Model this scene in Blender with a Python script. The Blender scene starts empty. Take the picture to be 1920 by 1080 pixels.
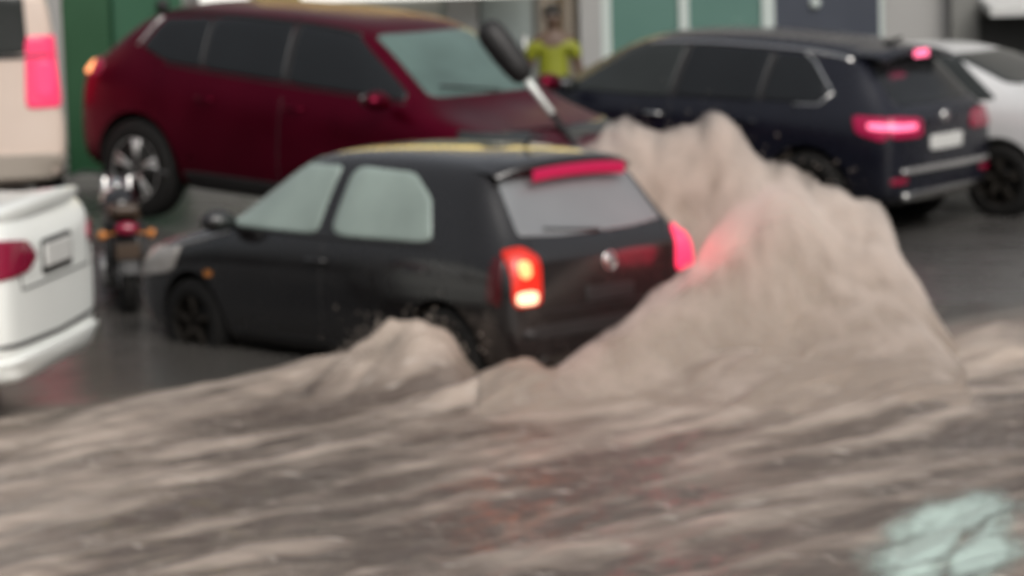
import bpy, bmesh, math, random
import numpy as np
from mathutils import Vector, Matrix
from mathutils.bvhtree import BVHTree
R = math.radians
random.seed(7)
scene = bpy.context.scene
COL = scene.collection

# ------------------------------------------------------------------ camera
cam_d = bpy.data.cameras.new('camera')
cam = bpy.data.objects.new('camera', cam_d)
COL.objects.link(cam)
PITCH, ROLL, CAMZ = 7.406, 1.658, 2.8585
cam.matrix_world = (Matrix.Translation((0, 0, CAMZ)) @ Matrix.Rotation(R(90 - PITCH), 4, 'X')
                    @ Matrix.Rotation(R(-ROLL), 4, 'Z'))
cam_d.sensor_width = 36
cam_d.lens = 5700 / 1920 * 36
cam_d.clip_start = 0.1
cam_d.clip_end = 2000
cam_d.dof.use_dof = True            # a phone that missed focus: the whole street is soft
cam_d.dof.focus_distance = 5.0
cam_d.dof.aperture_fstop = 5.2
cam_d.dof.aperture_blades = 0
scene.camera = cam

# ------------------------------------------------------------------ sky and sun
SUN_EL, SUN_AZ = R(40), R(155)
world = bpy.data.worlds.new('World')
scene.world = world
world.use_nodes = True
nt = world.node_tree
nt.nodes.clear()
sky = nt.nodes.new('ShaderNodeTexSky')
sky.sky_type = 'NISHITA'
sky.sun_disc = False
sky.sun_elevation = SUN_EL
sky.sun_rotation = SUN_AZ
sky.air_density = 1.0
sky.dust_density = 6.0
hs = nt.nodes.new('ShaderNodeHueSaturation')
hs.inputs['Saturation'].default_value = 0.22
hs.inputs['Value'].default_value = 1.0
bg = nt.nodes.new('ShaderNodeBackground')
bg.inputs['Strength'].default_value = 0.15
wo = nt.nodes.new('ShaderNodeOutputWorld')
nt.links.new(sky.outputs[0], hs.inputs['Color'])
# overcast: the cloud is brightest overhead and dim towards the horizon
wtc = nt.nodes.new('ShaderNodeTexCoord')
wsx = nt.nodes.new('ShaderNodeSeparateXYZ')
nt.links.new(wtc.outputs['Generated'], wsx.inputs[0])
wmr = nt.nodes.new('ShaderNodeMapRange')
wmr.inputs['From Min'].default_value = 0.0
wmr.inputs['From Max'].default_value = 0.75
wmr.inputs['To Min'].default_value = 0.38
wmr.inputs['To Max'].default_value = 1.15
nt.links.new(wsx.outputs['Z'], wmr.inputs['Value'])
wmx = nt.nodes.new('ShaderNodeVectorMath')
wmx.operation = 'SCALE'
nt.links.new(hs.outputs[0], wmx.inputs[0])
nt.links.new(wmr.outputs['Result'], wmx.inputs['Scale'])
nt.links.new(wmx.outputs[0], bg.inputs['Color'])
nt.links.new(bg.outputs[0], wo.inputs['Surface'])
sun_d = bpy.data.lights.new('sun', 'SUN')
sun_d.energy = 1.2
sun_d.angle = R(40)
sun_d.color = (1.0, 0.94, 0.86)
sun = bpy.data.objects.new('sun', sun_d)
COL.objects.link(sun)
sd = Vector((math.sin(SUN_AZ) * math.cos(SUN_EL), math.cos(SUN_AZ) * math.cos(SUN_EL), math.sin(SUN_EL)))
sun.rotation_euler = sd.to_track_quat('Z', 'Y').to_euler()
sun.location = sd * 40
scene.view_settings.view_transform = 'Standard'
scene.view_settings.look = 'None'
scene.view_settings.gamma = 1.0
scene.view_settings.exposure = -0.08
scene.cycles.use_denoising = True
scene.cycles.max_bounces = 10
scene.cycles.volume_bounces = 6
scene.cycles.caustics_reflective = False

# ------------------------------------------------------------------ helpers
def tag(o, label=None, cat=None, group=None, kind=None):
    if label: o['label'] = label
    if cat: o['category'] = cat
    if group: o['group'] = group
    if kind: o['kind'] = kind
    return o

def link(name, me, m=None, parent=None):
    o = bpy.data.objects.new(name, me)
    COL.objects.link(o)
    if m is not None:
        if not me.materials:
            me.materials.append(m)
    if parent is not None:
        o.parent = parent
    return o

def empty(name, loc, rz=0.0, pitch=0.0):
    o = bpy.data.objects.new(name, None)
    COL.objects.link(o)
    o.empty_display_size = 0.2
    o.rotation_mode = 'XYZ'
    o.location = loc
    o.rotation_euler = (0, -pitch, rz)
    return o

def bm_obj(name, bm, m, parent=None, smooth=True, bevel=0.0):
    bmesh.ops.recalc_face_normals(bm, faces=bm.faces)
    me = bpy.data.meshes.new(name)
    bm.to_mesh(me)
    bm.free()
    for p in me.polygons:
        p.use_smooth = smooth
    o = link(name, me, m, parent)
    if bevel:
        md = o.modifiers.new('bevel', 'BEVEL')
        md.width = bevel
        md.segments = 2
        md.limit_method = 'ANGLE'
    return o

def add_box(bm, c, s, rot=None):
    m = Matrix.Translation(c)
    if rot is not None:
        m = m @ rot
    r = bmesh.ops.create_cube(bm, size=1.0)
    for v in r['verts']:
        v.co = m @ Vector((v.co.x * s[0], v.co.y * s[1], v.co.z * s[2]))
    return r['verts']

def box(name, c, s, m, parent=None, rot=None, bevel=0.01):
    bm = bmesh.new()
    add_box(bm, c, s, rot)
    return bm_obj(name, bm, m, parent, smooth=False, bevel=bevel)

def add_tube(bm, pts, rad, n=10, caps=True):
    pts = [Vector(p) for p in pts]
    rads = rad if isinstance(rad, (list, tuple)) else [rad] * len(pts)
    rings = []
    for i, p in enumerate(pts):
        a = pts[max(i - 1, 0)]
        b = pts[min(i + 1, len(pts) - 1)]
        d = (b - a).normalized()
        up = Vector((0, 0, 1)) if abs(d.z) < 0.9 else Vector((1, 0, 0))
        u = d.cross(up).normalized()
        v = d.cross(u)
        rings.append([bm.verts.new(p + (u * math.cos(2 * math.pi * k / n) + v * math.sin(2 * math.pi * k / n)) * rads[i]) for k in range(n)])
    for a, b in zip(rings, rings[1:]):
        for k in range(n):
            bm.faces.new((a[k], a[(k + 1) % n], b[(k + 1) % n], b[k]))
    if caps:
        bm.faces.new(rings[0][::-1])
        bm.faces.new(rings[-1])

def tube(name, pts, rad, m, parent=None, n=10):
    bm = bmesh.new()
    add_tube(bm, pts, rad, n)
    return bm_obj(name, bm, m, parent)

def add_lathe(bm, prof, n=40, axis='Y', center=(0, 0, 0)):
    """prof: list of (radius, offset along the axis); closed if radius is 0 at an end."""
    c = Vector(center)
    rings = []
    for r, h in prof:
        ring = []
        for k in range(n):
            a = 2 * math.pi * k / n
            if axis == 'Y':
                p = Vector((r * math.cos(a), h, r * math.sin(a)))
            elif axis == 'Z':
                p = Vector((r * math.cos(a), r * math.sin(a), h))
            else:
                p = Vector((h, r * math.cos(a), r * math.sin(a)))
            ring.append(bm.verts.new(c + p))
        rings.append(ring)
    for a, b in zip(rings, rings[1:]):
        for k in range(n):
            bm.faces.new((a[k], a[(k + 1) % n], b[(k + 1) % n], b[k]))
    if prof[0][0] > 1e-4:
        bm.faces.new(rings[0][::-1])
    if prof[-1][0] > 1e-4:
        bm.faces.new(rings[-1])
    bmesh.ops.remove_doubles(bm, verts=bm.verts, dist=1e-5)

# ------------------------------------------------------------------ materials
def mat(name, col, rough=0.5, metal=0.0, coat=0.0, emis=None, estr=0.0, noise=0.0, nscale=8.0, spec=0.5,
        bump=0.0, bscale=30.0, trans=0.0, alpha=1.0):
    m = bpy.data.materials.new(name)
    m.use_nodes = True
    t = m.node_tree
    b = t.nodes['Principled BSDF']
    b.inputs['Base Color'].default_value = (*col, 1)
    b.inputs['Roughness'].default_value = rough
    b.inputs['Metallic'].default_value = metal
    b.inputs['Coat Weight'].default_value = coat
    b.inputs['Coat Roughness'].default_value = 0.06
    b.inputs['Specular IOR Level'].default_value = spec
    b.inputs['Transmission Weight'].default_value = trans
    b.inputs['Alpha'].default_value = alpha
    if emis:
        b.inputs['Emission Color'].default_value = (*emis, 1)
        b.inputs['Emission Strength'].default_value = estr
    tc = t.nodes.new('ShaderNodeTexCoord')
    if noise:
        n = t.nodes.new('ShaderNodeTexNoise')
        n.inputs['Scale'].default_value = nscale
        n.inputs['Detail'].default_value = 5
        t.links.new(tc.outputs['Object'], n.inputs['Vector'])
        mx = t.nodes.new('ShaderNodeMix')
        mx.data_type = 'RGBA'
        mx.inputs['A'].default_value = tuple(c * (1 - noise) for c in col) + (1,)
        mx.inputs['B'].default_value = tuple(min(1, c * (1 + noise)) for c in col) + (1,)
        t.links.new(n.outputs['Fac'], mx.inputs['Factor'])
        t.links.new(mx.outputs['Result'], b.inputs['Base Color'])
        mr = t.nodes.new('ShaderNodeMapRange')
        mr.inputs['To Min'].default_value = max(0.02, rough - 0.12)
        mr.inputs['To Max'].default_value = min(1, rough + 0.12)
        t.links.new(n.outputs['Fac'], mr.inputs['Value'])
        t.links.new(mr.outputs['Result'], b.inputs['Roughness'])
    if bump:
        n2 = t.nodes.new('ShaderNodeTexNoise')
        n2.inputs['Scale'].default_value = bscale
        n2.inputs['Detail'].default_value = 6
        t.links.new(tc.outputs['Object'], n2.inputs['Vector'])
        bp = t.nodes.new('ShaderNodeBump')
        bp.inputs['Strength'].default_value = bump
        bp.inputs['Distance'].default_value = 0.02
        t.links.new(n2.outputs['Fac'], bp.inputs['Height'])
        t.links.new(bp.outputs['Normal'], b.inputs['Normal'])
    return m

M = {}
M['black_paint'] = mat('black paint', (0.007, 0.006, 0.0062), 0.26, coat=0.9, spec=.4, noise=0.25, nscale=3)
M['red_paint'] = mat('dark red paint', (0.110, 0.0004, 0.014), 0.32, coat=0.05, spec=.3, metal=.8, noise=0.2, nscale=3)
M['navy_paint'] = mat('navy paint', (0.006, 0.0065, 0.012), 0.28, coat=0.25, spec=.4, noise=0.25, nscale=3)
M['white_paint'] = mat('white paint', (0.76, 0.78, 0.75), 0.35, coat=0.4, noise=0.04, nscale=3)
M['silver_paint'] = mat('silver paint', (0.56, 0.56, 0.56), 0.35, metal=0.05, coat=0.4, noise=0.06, nscale=3)
M['van_paint'] = mat('cream paint', (0.60, 0.49, 0.42), 0.4, coat=0.2, noise=0.08, nscale=2)
M['trim'] = mat('black plastic', (0.012, 0.011, 0.011), 0.55, noise=0.3, nscale=12)
M['rubber'] = mat('tyre rubber', (0.007, 0.0065, 0.006), 0.8, spec=.25, noise=0.3, nscale=20)
M['alloy'] = mat('alloy', (0.50, 0.49, 0.48), 0.35, metal=0.7, noise=0.2, nscale=15)
M['dark_steel'] = mat('muddy dark steel', (0.012, 0.010, 0.008), 0.85, spec=.15, noise=.4, nscale=9)
M['chrome'] = mat('chrome', (0.75, 0.74, 0.72), 0.15, metal=1.0)
M['fog_glass'] = mat('misted glass', (0.27, 0.33, 0.30), 0.2, noise=0.32, nscale=2.6)
M['rear_glass'] = mat('misted rear glass', (0.17, 0.178, 0.185), 0.22, noise=0.12, nscale=3.0)
M['teal_glass'] = mat('windscreen glass', (0.085, 0.13, 0.118), 0.2, noise=0.45, nscale=2.2)
M['tint_glass'] = mat('tinted glass', (0.008, 0.009, 0.010), 0.12, noise=0.3, nscale=3)
M['grey_glass'] = mat('grey glass', (0.022, 0.025, 0.024), 0.15, noise=0.3, nscale=3)
M['lens_clear'] = mat('clear lens', (0.5, 0.47, 0.44), 0.15, metal=0.4, noise=0.3, nscale=14)
M['lens_deep'] = mat('deep red lens', (0.05, 0.002, 0.004), 0.2, coat=0.3)
M['lens_red'] = mat('red lens', (0.22, 0.004, 0.03), 0.15, coat=0.5)
M['lamp_dark_red'] = mat('dark red lens', (0.28, 0.006, 0.05), 0.2, emis=(0.6, 0.0, 0.06), estr=0.15)
M['lamp_stop'] = mat('lit stop lamp', (0.16, 0.004, 0.03), 0.3, emis=(1.0, 0.005, 0.11), estr=.36)
M['lamp_stop_hot'] = mat('lit stop lamp core', (0.6, 0.1, 0.2), 0.3, emis=(1.0, 0.16, 0.30), estr=1.9)
M['lamp_tail'] = mat('lit tail lamp', (0.5, 0.02, 0.01), 0.3, emis=(1.0, 0.022, 0.010), estr=.15)
M['lamp_tail_hot'] = mat('lit tail lamp core', (0.7, 0.3, 0.1), 0.3, emis=(1.0, 0.36, 0.14), estr=1.7)
M['lamp_turn'] = mat('lit indicator', (0.8, 0.4, 0.2), 0.3, emis=(1.0, 0.62, 0.42), estr=1.7)
M['lamp_pink'] = mat('lit pink stop lamp', (0.6, 0.05, 0.12), 0.3, emis=(1.0, 0.045, 0.15), estr=.55)
M['lamp_veiled'] = mat('stop lamp behind spray', (0.6, 0.05, 0.12), 0.3, emis=(1.0, 0.03, 0.10), estr=1.25)
M['plate'] = mat('number plate', (0.55, 0.55, 0.53), 0.45, noise=0.05)
M['leather'] = mat('brown seat', (0.045, 0.026, 0.014), 0.5, noise=0.3)
M['amber'] = mat('amber lens', (0.45, 0.16, 0.03), 0.25)

# ------------------------------------------------------------------ vehicle building
def ring(st):
    x, w, zb, zsh, wr, zr = st
    h = zsh - zb
    g = zr - zsh
    pr = [(0, zb), (.78 * w, zb), (.95 * w, zb + .06 * h + .02), (w, zb + .42 * h), (.99 * w, zb + .80 * h),
          (.945 * w, zsh + .01), (wr + (.945 * w - wr) * .16, zsh + g * .80), (wr * .84, zr - g * .02), (0, zr + .012)]
    L = [(x, y, z) for y, z in pr]
    Rr = [(x, -y, z) for y, z in pr[1:-1]][::-1]
    return L + Rr

def make_body(name, stations, paint, parent, wheels, wr_arch, track):
    bm = bmesh.new()
    rings = [[bm.verts.new(p) for p in ring(s)] for s in stations]
    n = len(rings[0])
    for a, b in zip(rings, rings[1:]):
        for k in range(n):
            bm.faces.new((a[k], a[(k + 1) % n], b[(k + 1) % n], b[k]))
    for rg in (rings[0], rings[-1]):
        L = rg[:9]
        Rt = [rg[0]] + rg[9:][::-1] + [rg[8]]
        bm.faces.new((L[0], L[1], Rt[1]))
        for i in range(1, 7):
            bm.faces.new((L[i], L[i + 1], Rt[i + 1], Rt[i]))
        bm.faces.new((L[7], L[8], Rt[7]))
    bmesh.ops.recalc_face_normals(bm, faces=bm.faces)
    me = bpy.data.meshes.new(name)
    bm.to_mesh(me)
    bm.free()
    me.materials.append(paint)
    me.materials.append(M['trim'])
    o = bpy.data.objects.new(name, me)
    COL.objects.link(o)
    md = o.modifiers.new('s', 'SUBSURF')
    md.levels = 3
    md.render_levels = 3
    cb = bmesh.new()
    for wx, wz in wheels:
        for s in (-1, 1):
            add_lathe(cb, [(wr_arch, s * (track - .30)), (wr_arch, s * (track + .5))], 40, 'Y', (wx, 0, wz))
    bmesh.ops.recalc_face_normals(cb, faces=cb.faces)
    cm = bpy.data.meshes.new('arch_cutter')
    cb.to_mesh(cm)
    cb.free()
    cm.materials.append(M['trim'])
    co = bpy.data.objects.new('arch_cutter', cm)
    COL.objects.link(co)
    dg = bpy.context.evaluated_depsgraph_get()
    whole = bpy.data.meshes.new_from_object(o.evaluated_get(dg))
    wb = bmesh.new()
    wb.from_mesh(whole)
    bvh = BVHTree.FromBMesh(wb)
    wb.free()
    bo = o.modifiers.new('b', 'BOOLEAN')
    bo.operation = 'DIFFERENCE'
    bo.object = co
    bo.solver = 'EXACT'
    bo.material_mode = 'TRANSFER'
    dg = bpy.context.evaluated_depsgraph_get()
    cut = bpy.data.meshes.new_from_object(o.evaluated_get(dg))
    bpy.data.objects.remove(co)
    bpy.data.objects.remove(o)
    for p in cut.polygons:
        p.use_smooth = True
    cut.name = name
    try:
        cut.set_sharp_from_angle(angle=R(40))
    except Exception:
        pass
    ob = link(name, cut, None, parent)
    return ob, bvh

DIRS = {'L': (Vector((0, -1, 0)), lambda a, b: Vector((a, 3, b))),
        'R': (Vector((0, 1, 0)), lambda a, b: Vector((a, -3, b))),
        'B': (Vector((1, 0, 0)), lambda a, b: Vector((-3, a, b))),
        'F': (Vector((-1, 0, 0)), lambda a, b: Vector((9, a, b))),
        'T': (Vector((0, 0, -1)), lambda a, b: Vector((a, b, 4)))}

def hit(bvh, side, a, b):
    d, f = DIRS[side]
    o = f(a, b)
    loc, nrm, i, dist = bvh.ray_cast(o, d)
    if loc is None:
        loc, nrm, i, dist = bvh.find_nearest(o + d * 3)
    if nrm.dot(d) > 0:
        nrm = -nrm
    return loc, nrm

def round_poly(pts, r=0.25, n=4):
    """Chaikin-like corner rounding; r = fraction of each edge that is cut."""
    out = []
    N = len(pts)
    for i in range(N):
        p0, p1, p2 = [Vector(pts[(i + k) % N]) for k in (-1, 0, 1)]
        a = p1.lerp(p0, r)
        b = p1.lerp(p2, r)
        for k in range(n + 1):
            t = k / n
            out.append(a * (1 - t) ** 2 + p1 * 2 * t * (1 - t) + b * t ** 2)
    dense = []
    for i, p in enumerate(out):
        q = out[(i + 1) % len(out)]
        m = max(1, int((q - p).length / 0.06))
        for k in range(m):
            dense.append(p.lerp(q, k / m))
    return dense

def patch(name, bvh, side, pts, m, parent, off=0.006, r=0.2, depth=0.02):
    pts = round_poly([(p[0], p[1]) for p in pts], r)
    c = sum(pts, Vector((0, 0))) / len(pts)
    bm = bmesh.new()
    rings = []
    def P(q, o):
        l, n = hit(bvh, side, q.x, q.y)
        return bm.verts.new(l + n * o)
    rings.append([P(p, -depth) for p in pts])
    for t, o in ((1.0, off * .4), (.985, off), (.86, off), (.66, off), (.44, off), (.22, off)):
        rings.append([P(c + (p - c) * t, o) for p in pts])
    for a, b in zip(rings, rings[1:]):
        for k in range(len(pts)):
            bm.faces.new((a[k], a[(k + 1) % len(pts)], b[(k + 1) % len(pts)], b[k]))
    cv = P(c, off)
    for k in range(len(pts)):
        bm.faces.new((rings[-1][k], rings[-1][(k + 1) % len(pts)], cv))
    return bm_obj(name, bm, m, parent)

def strip(name, bvh, side, pts, rad, m, parent, closed=False):
    P = [Vector(p) for p in pts]
    if closed:
        P.append(P[0])
    path = []
    for a, b in zip(P, P[1:]):
        k = max(1, int((b - a).length / 0.05))
        for i in range(k):
            path.append(a.lerp(b, i / k))
    path.append(P[-1])
    q = [hit(bvh, side, p.x, p.y)[0] for p in path]
    return tube(name, q, rad, m, parent, 6)

def make_wheel(x, y, z, r, side, parent, spokes=5, twin=True, width=.21, rim=None):
    bm = bmesh.new()
    s = side
    w = width
    prof = [(r * .62, -w * .45), (r * .70, -w * .5), (r * .93, -w * .47), (r * .985, -w * .36), (r, -w * .15), (r, w * .15), (r * .985, w * .36),
            (r * .93, w * .47), (r * .70, w * .5), (r * .62, w * .45), (r * .60, 0)]
    add_lathe(bm, prof + [prof[0]], 48, 'Y', (x, y, z))
    t = bm_obj('wheel', bm, M['rubber'], parent)
    bm = bmesh.new()
    rr = r * .66
    add_lathe(bm, [(rr, -w * .2), (rr, w * .44), (rr * .93, w * .47), (rr * .90, w * .40), (rr * .88, -w * .1), (rr * .3, -w * .12)] if s > 0 else
              [(rr, w * .2), (rr, -w * .44), (rr * .93, -w * .47), (rr * .90, -w * .40), (rr * .88, w * .1), (rr * .3, w * .12)], 40, 'Y', (x, y, z))
    for k in range(spokes):
        for dd in ((-.13, .13) if twin else (0,)):
            a = 2 * math.pi * k / spokes + .3
            p0 = Vector((x, y + s * w * .34, z)) + Vector((math.cos(a), 0, math.sin(a))) * rr * .14
            p1 = Vector((x, y + s * w * .40, z)) + Vector((math.cos(a + dd), 0, math.sin(a + dd))) * rr * .93
            add_tube(bm, [p0, p1], [.030, .022], 8)
    add_lathe(bm, [(.0, s * w * .42), (.05, s * w * .41), (.065, s * w * .33), (.065, 0)], 20, 'Y', (x, y, z))
    bm_obj('rim', bm, rim or M['alloy'], t)
    bm = bmesh.new()
    add_lathe(bm, [(.0, s * w * .10), (rr * .70, s * w * .10), (rr * .70, s * w * .02)], 24, 'Y', (x, y, z))
    bm_obj('brake_disc', bm, M['trim'], t)
    return t

def mirror_part(parent, x, y, z, m, s):
    bm = bmesh.new()
    bmesh.ops.create_uvsphere(bm, u_segments=16, v_segments=10, radius=1)
    for v in bm.verts:
        v.co = Vector((x + v.co.x * .085 + .02 * abs(v.co.y), y + s * .10 + v.co.y * .12, z + v.co.z * .075))
    add_tube(bm, [(x, y - s * .04, z - .05), (x, y + s * .05, z - .02)], .025, 8)
    o = bm_obj('door_mirror', bm, m, parent)
    b2 = bmesh.new()
    add_lathe(b2, [(0, 0), (.055, 0), (.055, .01)], 20, 'X', (0, 0, 0))
    for v in b2.verts:
        v.co = Vector((x - .082 + v.co.x, y + s * .10 + v.co.y * 1.5, z + v.co.z))
    bm_obj('mirror_glass', b2, M['grey_glass'], o)
    return o

def handle(bvh, side, x, z, m, parent):
    l, n = hit(bvh, side, x, z)
    bm = bmesh.new()
    add_tube(bm, [l + Vector((-.09, 0, 0)) - n * .005, l + Vector((-.07, 0, 0)) + n * .03, l + Vector((.07, 0, 0)) + n * .03,
                  l + Vector((.09, 0, 0)) - n * .005], .013, 8)
    return bm_obj('door_handle', bm, m, parent)

def mirror_pts(pts):
    return [(-a, b) for a, b in pts]

# ================================================================== GROUND, WATER
def sstep(a, b, x):
    t = np.clip((x - a) / (b - a), 0, 1)
    return t * t * (3 - 2 * t)

rng = np.random.RandomState(11)
PERM = rng.rand(256, 256) * 2 * np.pi
def perlin(x, y):
    xi = np.floor(x).astype(int)
    yi = np.floor(y).astype(int)
    fx = x - xi
    fy = y - yi
    def g(ix, iy, dx, dy):
        a = PERM[ix & 255, iy & 255]
        return np.cos(a) * dx + np.sin(a) * dy
    u = fx ** 3 * (fx * (fx * 6 - 15) + 10)
    v = fy ** 3 * (fy * (fy * 6 - 15) + 10)
    a = g(xi, yi, fx, fy)
    b = g(xi + 1, yi, fx - 1, fy)
    c = g(xi, yi + 1, fx, fy - 1)
    d = g(xi + 1, yi + 1, fx - 1, fy - 1)
    return (a + u * (b - a)) + v * ((c + u * (d - c)) - (a + u * (b - a)))
def fbm(x, y, o=4, g=.5):
    s = 0
    a = 1
    for i in range(o):
        s = s + a * perlin(x * 2 ** i + 17.3 * i, y * 2 ** i - 9.1 * i)
        a *= g
    return s

def ground_z(x, y):
    back = np.maximum(.155 - .06 * np.clip(x, -6, 5), .022)
    ys = 21.2 - 2.1 * sstep(1.6, 3.0, x)
    k = sstep(0, 1.9, y - ys)
    return -.13 + (back + .13) * k

def grid_mesh(name, xs, ys, zf, m, attrs=None):
    X, Y = np.meshgrid(xs, ys)
    Z = zf(X, Y)
    nx, ny = len(xs), len(ys)
    co = np.stack([X, Y, Z], -1).reshape(-1, 3).astype(np.float32)
    i = np.arange(nx * ny).reshape(ny, nx)
    f = np.stack([i[:-1, :-1], i[:-1, 1:], i[1:, 1:], i[1:, :-1]], -1).reshape(-1, 4)
    me = bpy.data.meshes.new(name)
    me.vertices.add(len(co))
    me.vertices.foreach_set('co', co.ravel())
    me.loops.add(f.size)
    me.loops.foreach_set('vertex_index', f.ravel().astype(np.int32))
    me.polygons.add(len(f))
    me.polygons.foreach_set('loop_start', np.arange(0, f.size, 4, dtype=np.int32))
    me.polygons.foreach_set('use_smooth', np.ones(len(f), bool))
    me.update()
    me.validate()
    for nm, fn in (attrs or {}).items():
        at = me.attributes.new(nm, 'FLOAT', 'POINT')
        at.data.foreach_set('value', fn(X, Y, Z).ravel().astype(np.float32))
    return link(name, me, m)

def axis_pts(lo, hi, a, b, step):
    c = list(np.arange(a, b + 1e-6, step))
    out_lo, s, p = [], step, a
    while p > lo:
        s *= 1.25
        p -= s
        out_lo.append(max(p, lo))
    out_hi, s, p = [], step, c[-1]
    while p < hi:
        s *= 1.25
        p += s
        out_hi.append(min(p, hi))
    return np.array(out_lo[::-1] + c + out_hi)

def road_material():
    m = mat('wet asphalt', (0.062, 0.059, 0.056), 0.28, noise=0.35, nscale=1.6, bump=0.25, bscale=45)
    return m
M['asphalt'] = road_material()
road = grid_mesh('road', axis_pts(-400, 400, -7, 8, .25), axis_pts(-150, 900, 9, 33, .25), ground_z, M['asphalt'])
tag(road, 'wet dark asphalt road rising gently out of the flood water', None, None, 'structure')

HX, HY = -.6874, .7263       # heading of the black hatchback
RX, RY = .7263, .6874        # its right-hand side

RID_X = [.30, .62, .78, 1.05, 1.24, 1.31, 1.40, 1.48, 1.57, 1.66, 1.85, 2.07, 2.30, 2.48, 2.60, 2.68, 2.76, 2.85, 3.1]
RID_Z = [.95, 1.16, 1.20, 1.17, 1.19, 1.22, 1.18, 1.12, .98, .90, .86, .82, .75, .66, .54, .34, .08, -.1, -.2]
def plume_add(x, y):
    wx = .10 * fbm(x * 2.2, y * 1.6, 3)
    xx = x + .10 * (y - 19.4) + .4 * wx
    top = np.interp(xx, RID_X, RID_Z)
    top = np.maximum(top, 0)
    yr = 19.45 - .10 * np.clip(xx - 1.3, 0, 3) ** 2 - .30 * sstep(1.9, 2.9, xx)
    d = yr - y
    ln = .85 + .75 * sstep(1.0, 2.0, xx) + .22 * fbm(x * 1.2, y * .6 + 5, 2)
    f = np.where(d > 0, np.exp(-np.abs(np.clip(d, 0, None) / ln) ** 1.7), np.exp(-(d / .34) ** 2))
    z = top * f
    m = 0
    for cx, cy, h, ru, rv in ((1.75, 18.1, .50, .6, .5),
                              (2.05, 18.3, .40, .45, .45), (1.3, 17.3, .22, .7, .5)):
        dx, dy = x - cx, y - cy
        a = dx * HX + dy * HY
        b = dx * RX + dy * RY
        m = np.maximum(m, h * np.exp(-((a / ru) ** 2 + (b / rv) ** 2) ** .8))
    # the sheet that sweeps round the rear corner of the car, rising from its bumper to the crest
    ax, ay, bx, by = .30, 17.12, 1.55, 18.25
    u = np.clip(((x - ax) * (bx - ax) + (y - ay) * (by - ay)) / ((bx - ax) ** 2 + (by - ay) ** 2), -.2, 1.1)
    q = np.hypot(x - ax - u * (bx - ax), y - ay - u * (by - ay)) + .10 * fbm(x * 1.8, y * 1.8, 2)
    h = .16 + .72 * np.clip(u, 0, 1) ** 1.1
    m = np.maximum(m, h * np.exp(-np.abs(q / (.34 + .14 * np.clip(u, 0, 1))) ** 1.8))
    z = (z ** 3 + m ** 3) ** (1 / 3) * (1 - sstep(2.28, 2.74, x + .10 * fbm(x * 1.5, y * 1.5 + 4, 2)))
    n = fbm(x * 1.3 + .3 * y, y * .9 + 2, 3, .5)
    n2 = fbm(x * 4.0 + y, y * 2.0, 3, .6)
    return z * (1 + .10 * n + .03 * n2) + sstep(.1, .7, z) * .03 * n2

def wave(x, y):
    s = x * HX + y * HY
    t = x * RX + y * RY
    # ripples whose crests run along t
    wob = fbm(x * .5, y * .5, 2) * .28
    n1 = fbm(t * .42 + 3, (s + wob) * 2.3, 4, .55)
    n2 = fbm(t * .9 - 8, (s + wob) * 5.0 + 5, 3, .6)
    n3 = fbm(x * 1.6, y * 1.6 + 40, 3)
    turb = turbid(x, y)
    z = turb * (.040 * n1 + .024 * n2 + .016 * n3) * (1 - .6 * sstep(.05, .5, plume_add(x, y)) - .3 * np.exp(-((x - 2.2) / 1.6) ** 2 - ((y - 17.5) / 1.1) ** 2)) + (1 - turb) * .006 * n2
    # bow of the wake, thrown off the near rear wheel, and the ridge that trails from it
    tt = np.clip((12.0 - t) / 3.6, 0, 1)
    sf = front(t)
    ridge = np.exp(-((s - sf + .10) / .20) ** 2)
    z = z + ridge * sstep(12.35, 11.9, t) * (.03 + .10 * (1 - tt) ** 2) * (1 + .5 * n1)
    wgt = .9 + .5 * n2 + .35 * n3
    wx = x + .10 * fbm(x * 3.1, y * 3.1 + 7, 3)
    wy = y + .10 * fbm(x * 3.1 + 50, y * 3.1, 3)
    for cx, cy, h, ru, rv in ((-.53, 17.58, .23, .24, .24), (-.68, 17.62, .16, .24, .32), (-.44, 17.40, .12, .22, .30), (-.95, 17.78, .16, .26, .34),
                              (.06, 17.02, .16, .22, .24), (-.25, 16.95, .10, .30, .35),
                              (2.9, 18.0, .06, .7, .5), (1.9, 16.9, .08, .9, .5)):
        dx, dy = wx - cx, wy - cy
        a = dx * HX + dy * HY
        b = dx * RX + dy * RY
        z = z + h * np.exp(-(a / ru) ** 2 - (b / rv) ** 2) * wgt
    fade = sstep(6, 11, y) * 1.0
    return z * (.35 + .65 * fade)

def front(t):
    return 14.12 - 1.95 * sstep(12.6, 14.6, t)

def turbid(x, y):
    s = x * HX + y * HY
    t = x * RX + y * RY
    j = fbm(t * .9, s * 1.4 + 21, 3) * .28
    w = .30 + .35 * sstep(12, 9, t)
    return sstep(w, -w * 1.3, s - front(t) + j * .6)

def foam(x, y, z):
    s = x * HX + y * HY
    t = x * RX + y * RY
    wob = fbm(x * .5, y * .5, 2) * .28
    n1 = fbm(t * .42 + 3, (s + wob) * 2.3, 4, .55)
    n2 = fbm(t * .6 + 31, (s + wob) * 3.3, 4, .6)
    d = front(t) - s
    near = np.exp(-np.clip(d, 0, None) / 1.35)
    f = .15 + .62 * near + .80 * n1 + .75 * n2
    f += .75 * np.exp(-((x - 2.8) / 1.5) ** 2 - ((y - 18.0) / 1.2) ** 2)
    f += .35 * np.exp(-((x - .9) / 1.2) ** 2 - ((y - 16.6) / .9) ** 2)
    f += 1.6 * np.clip(z, 0, .3)
    f += .9 * sstep(.0, .10, plume_add(x, y) + .02 * n2)
    return np.clip(f, 0, 1)

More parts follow.
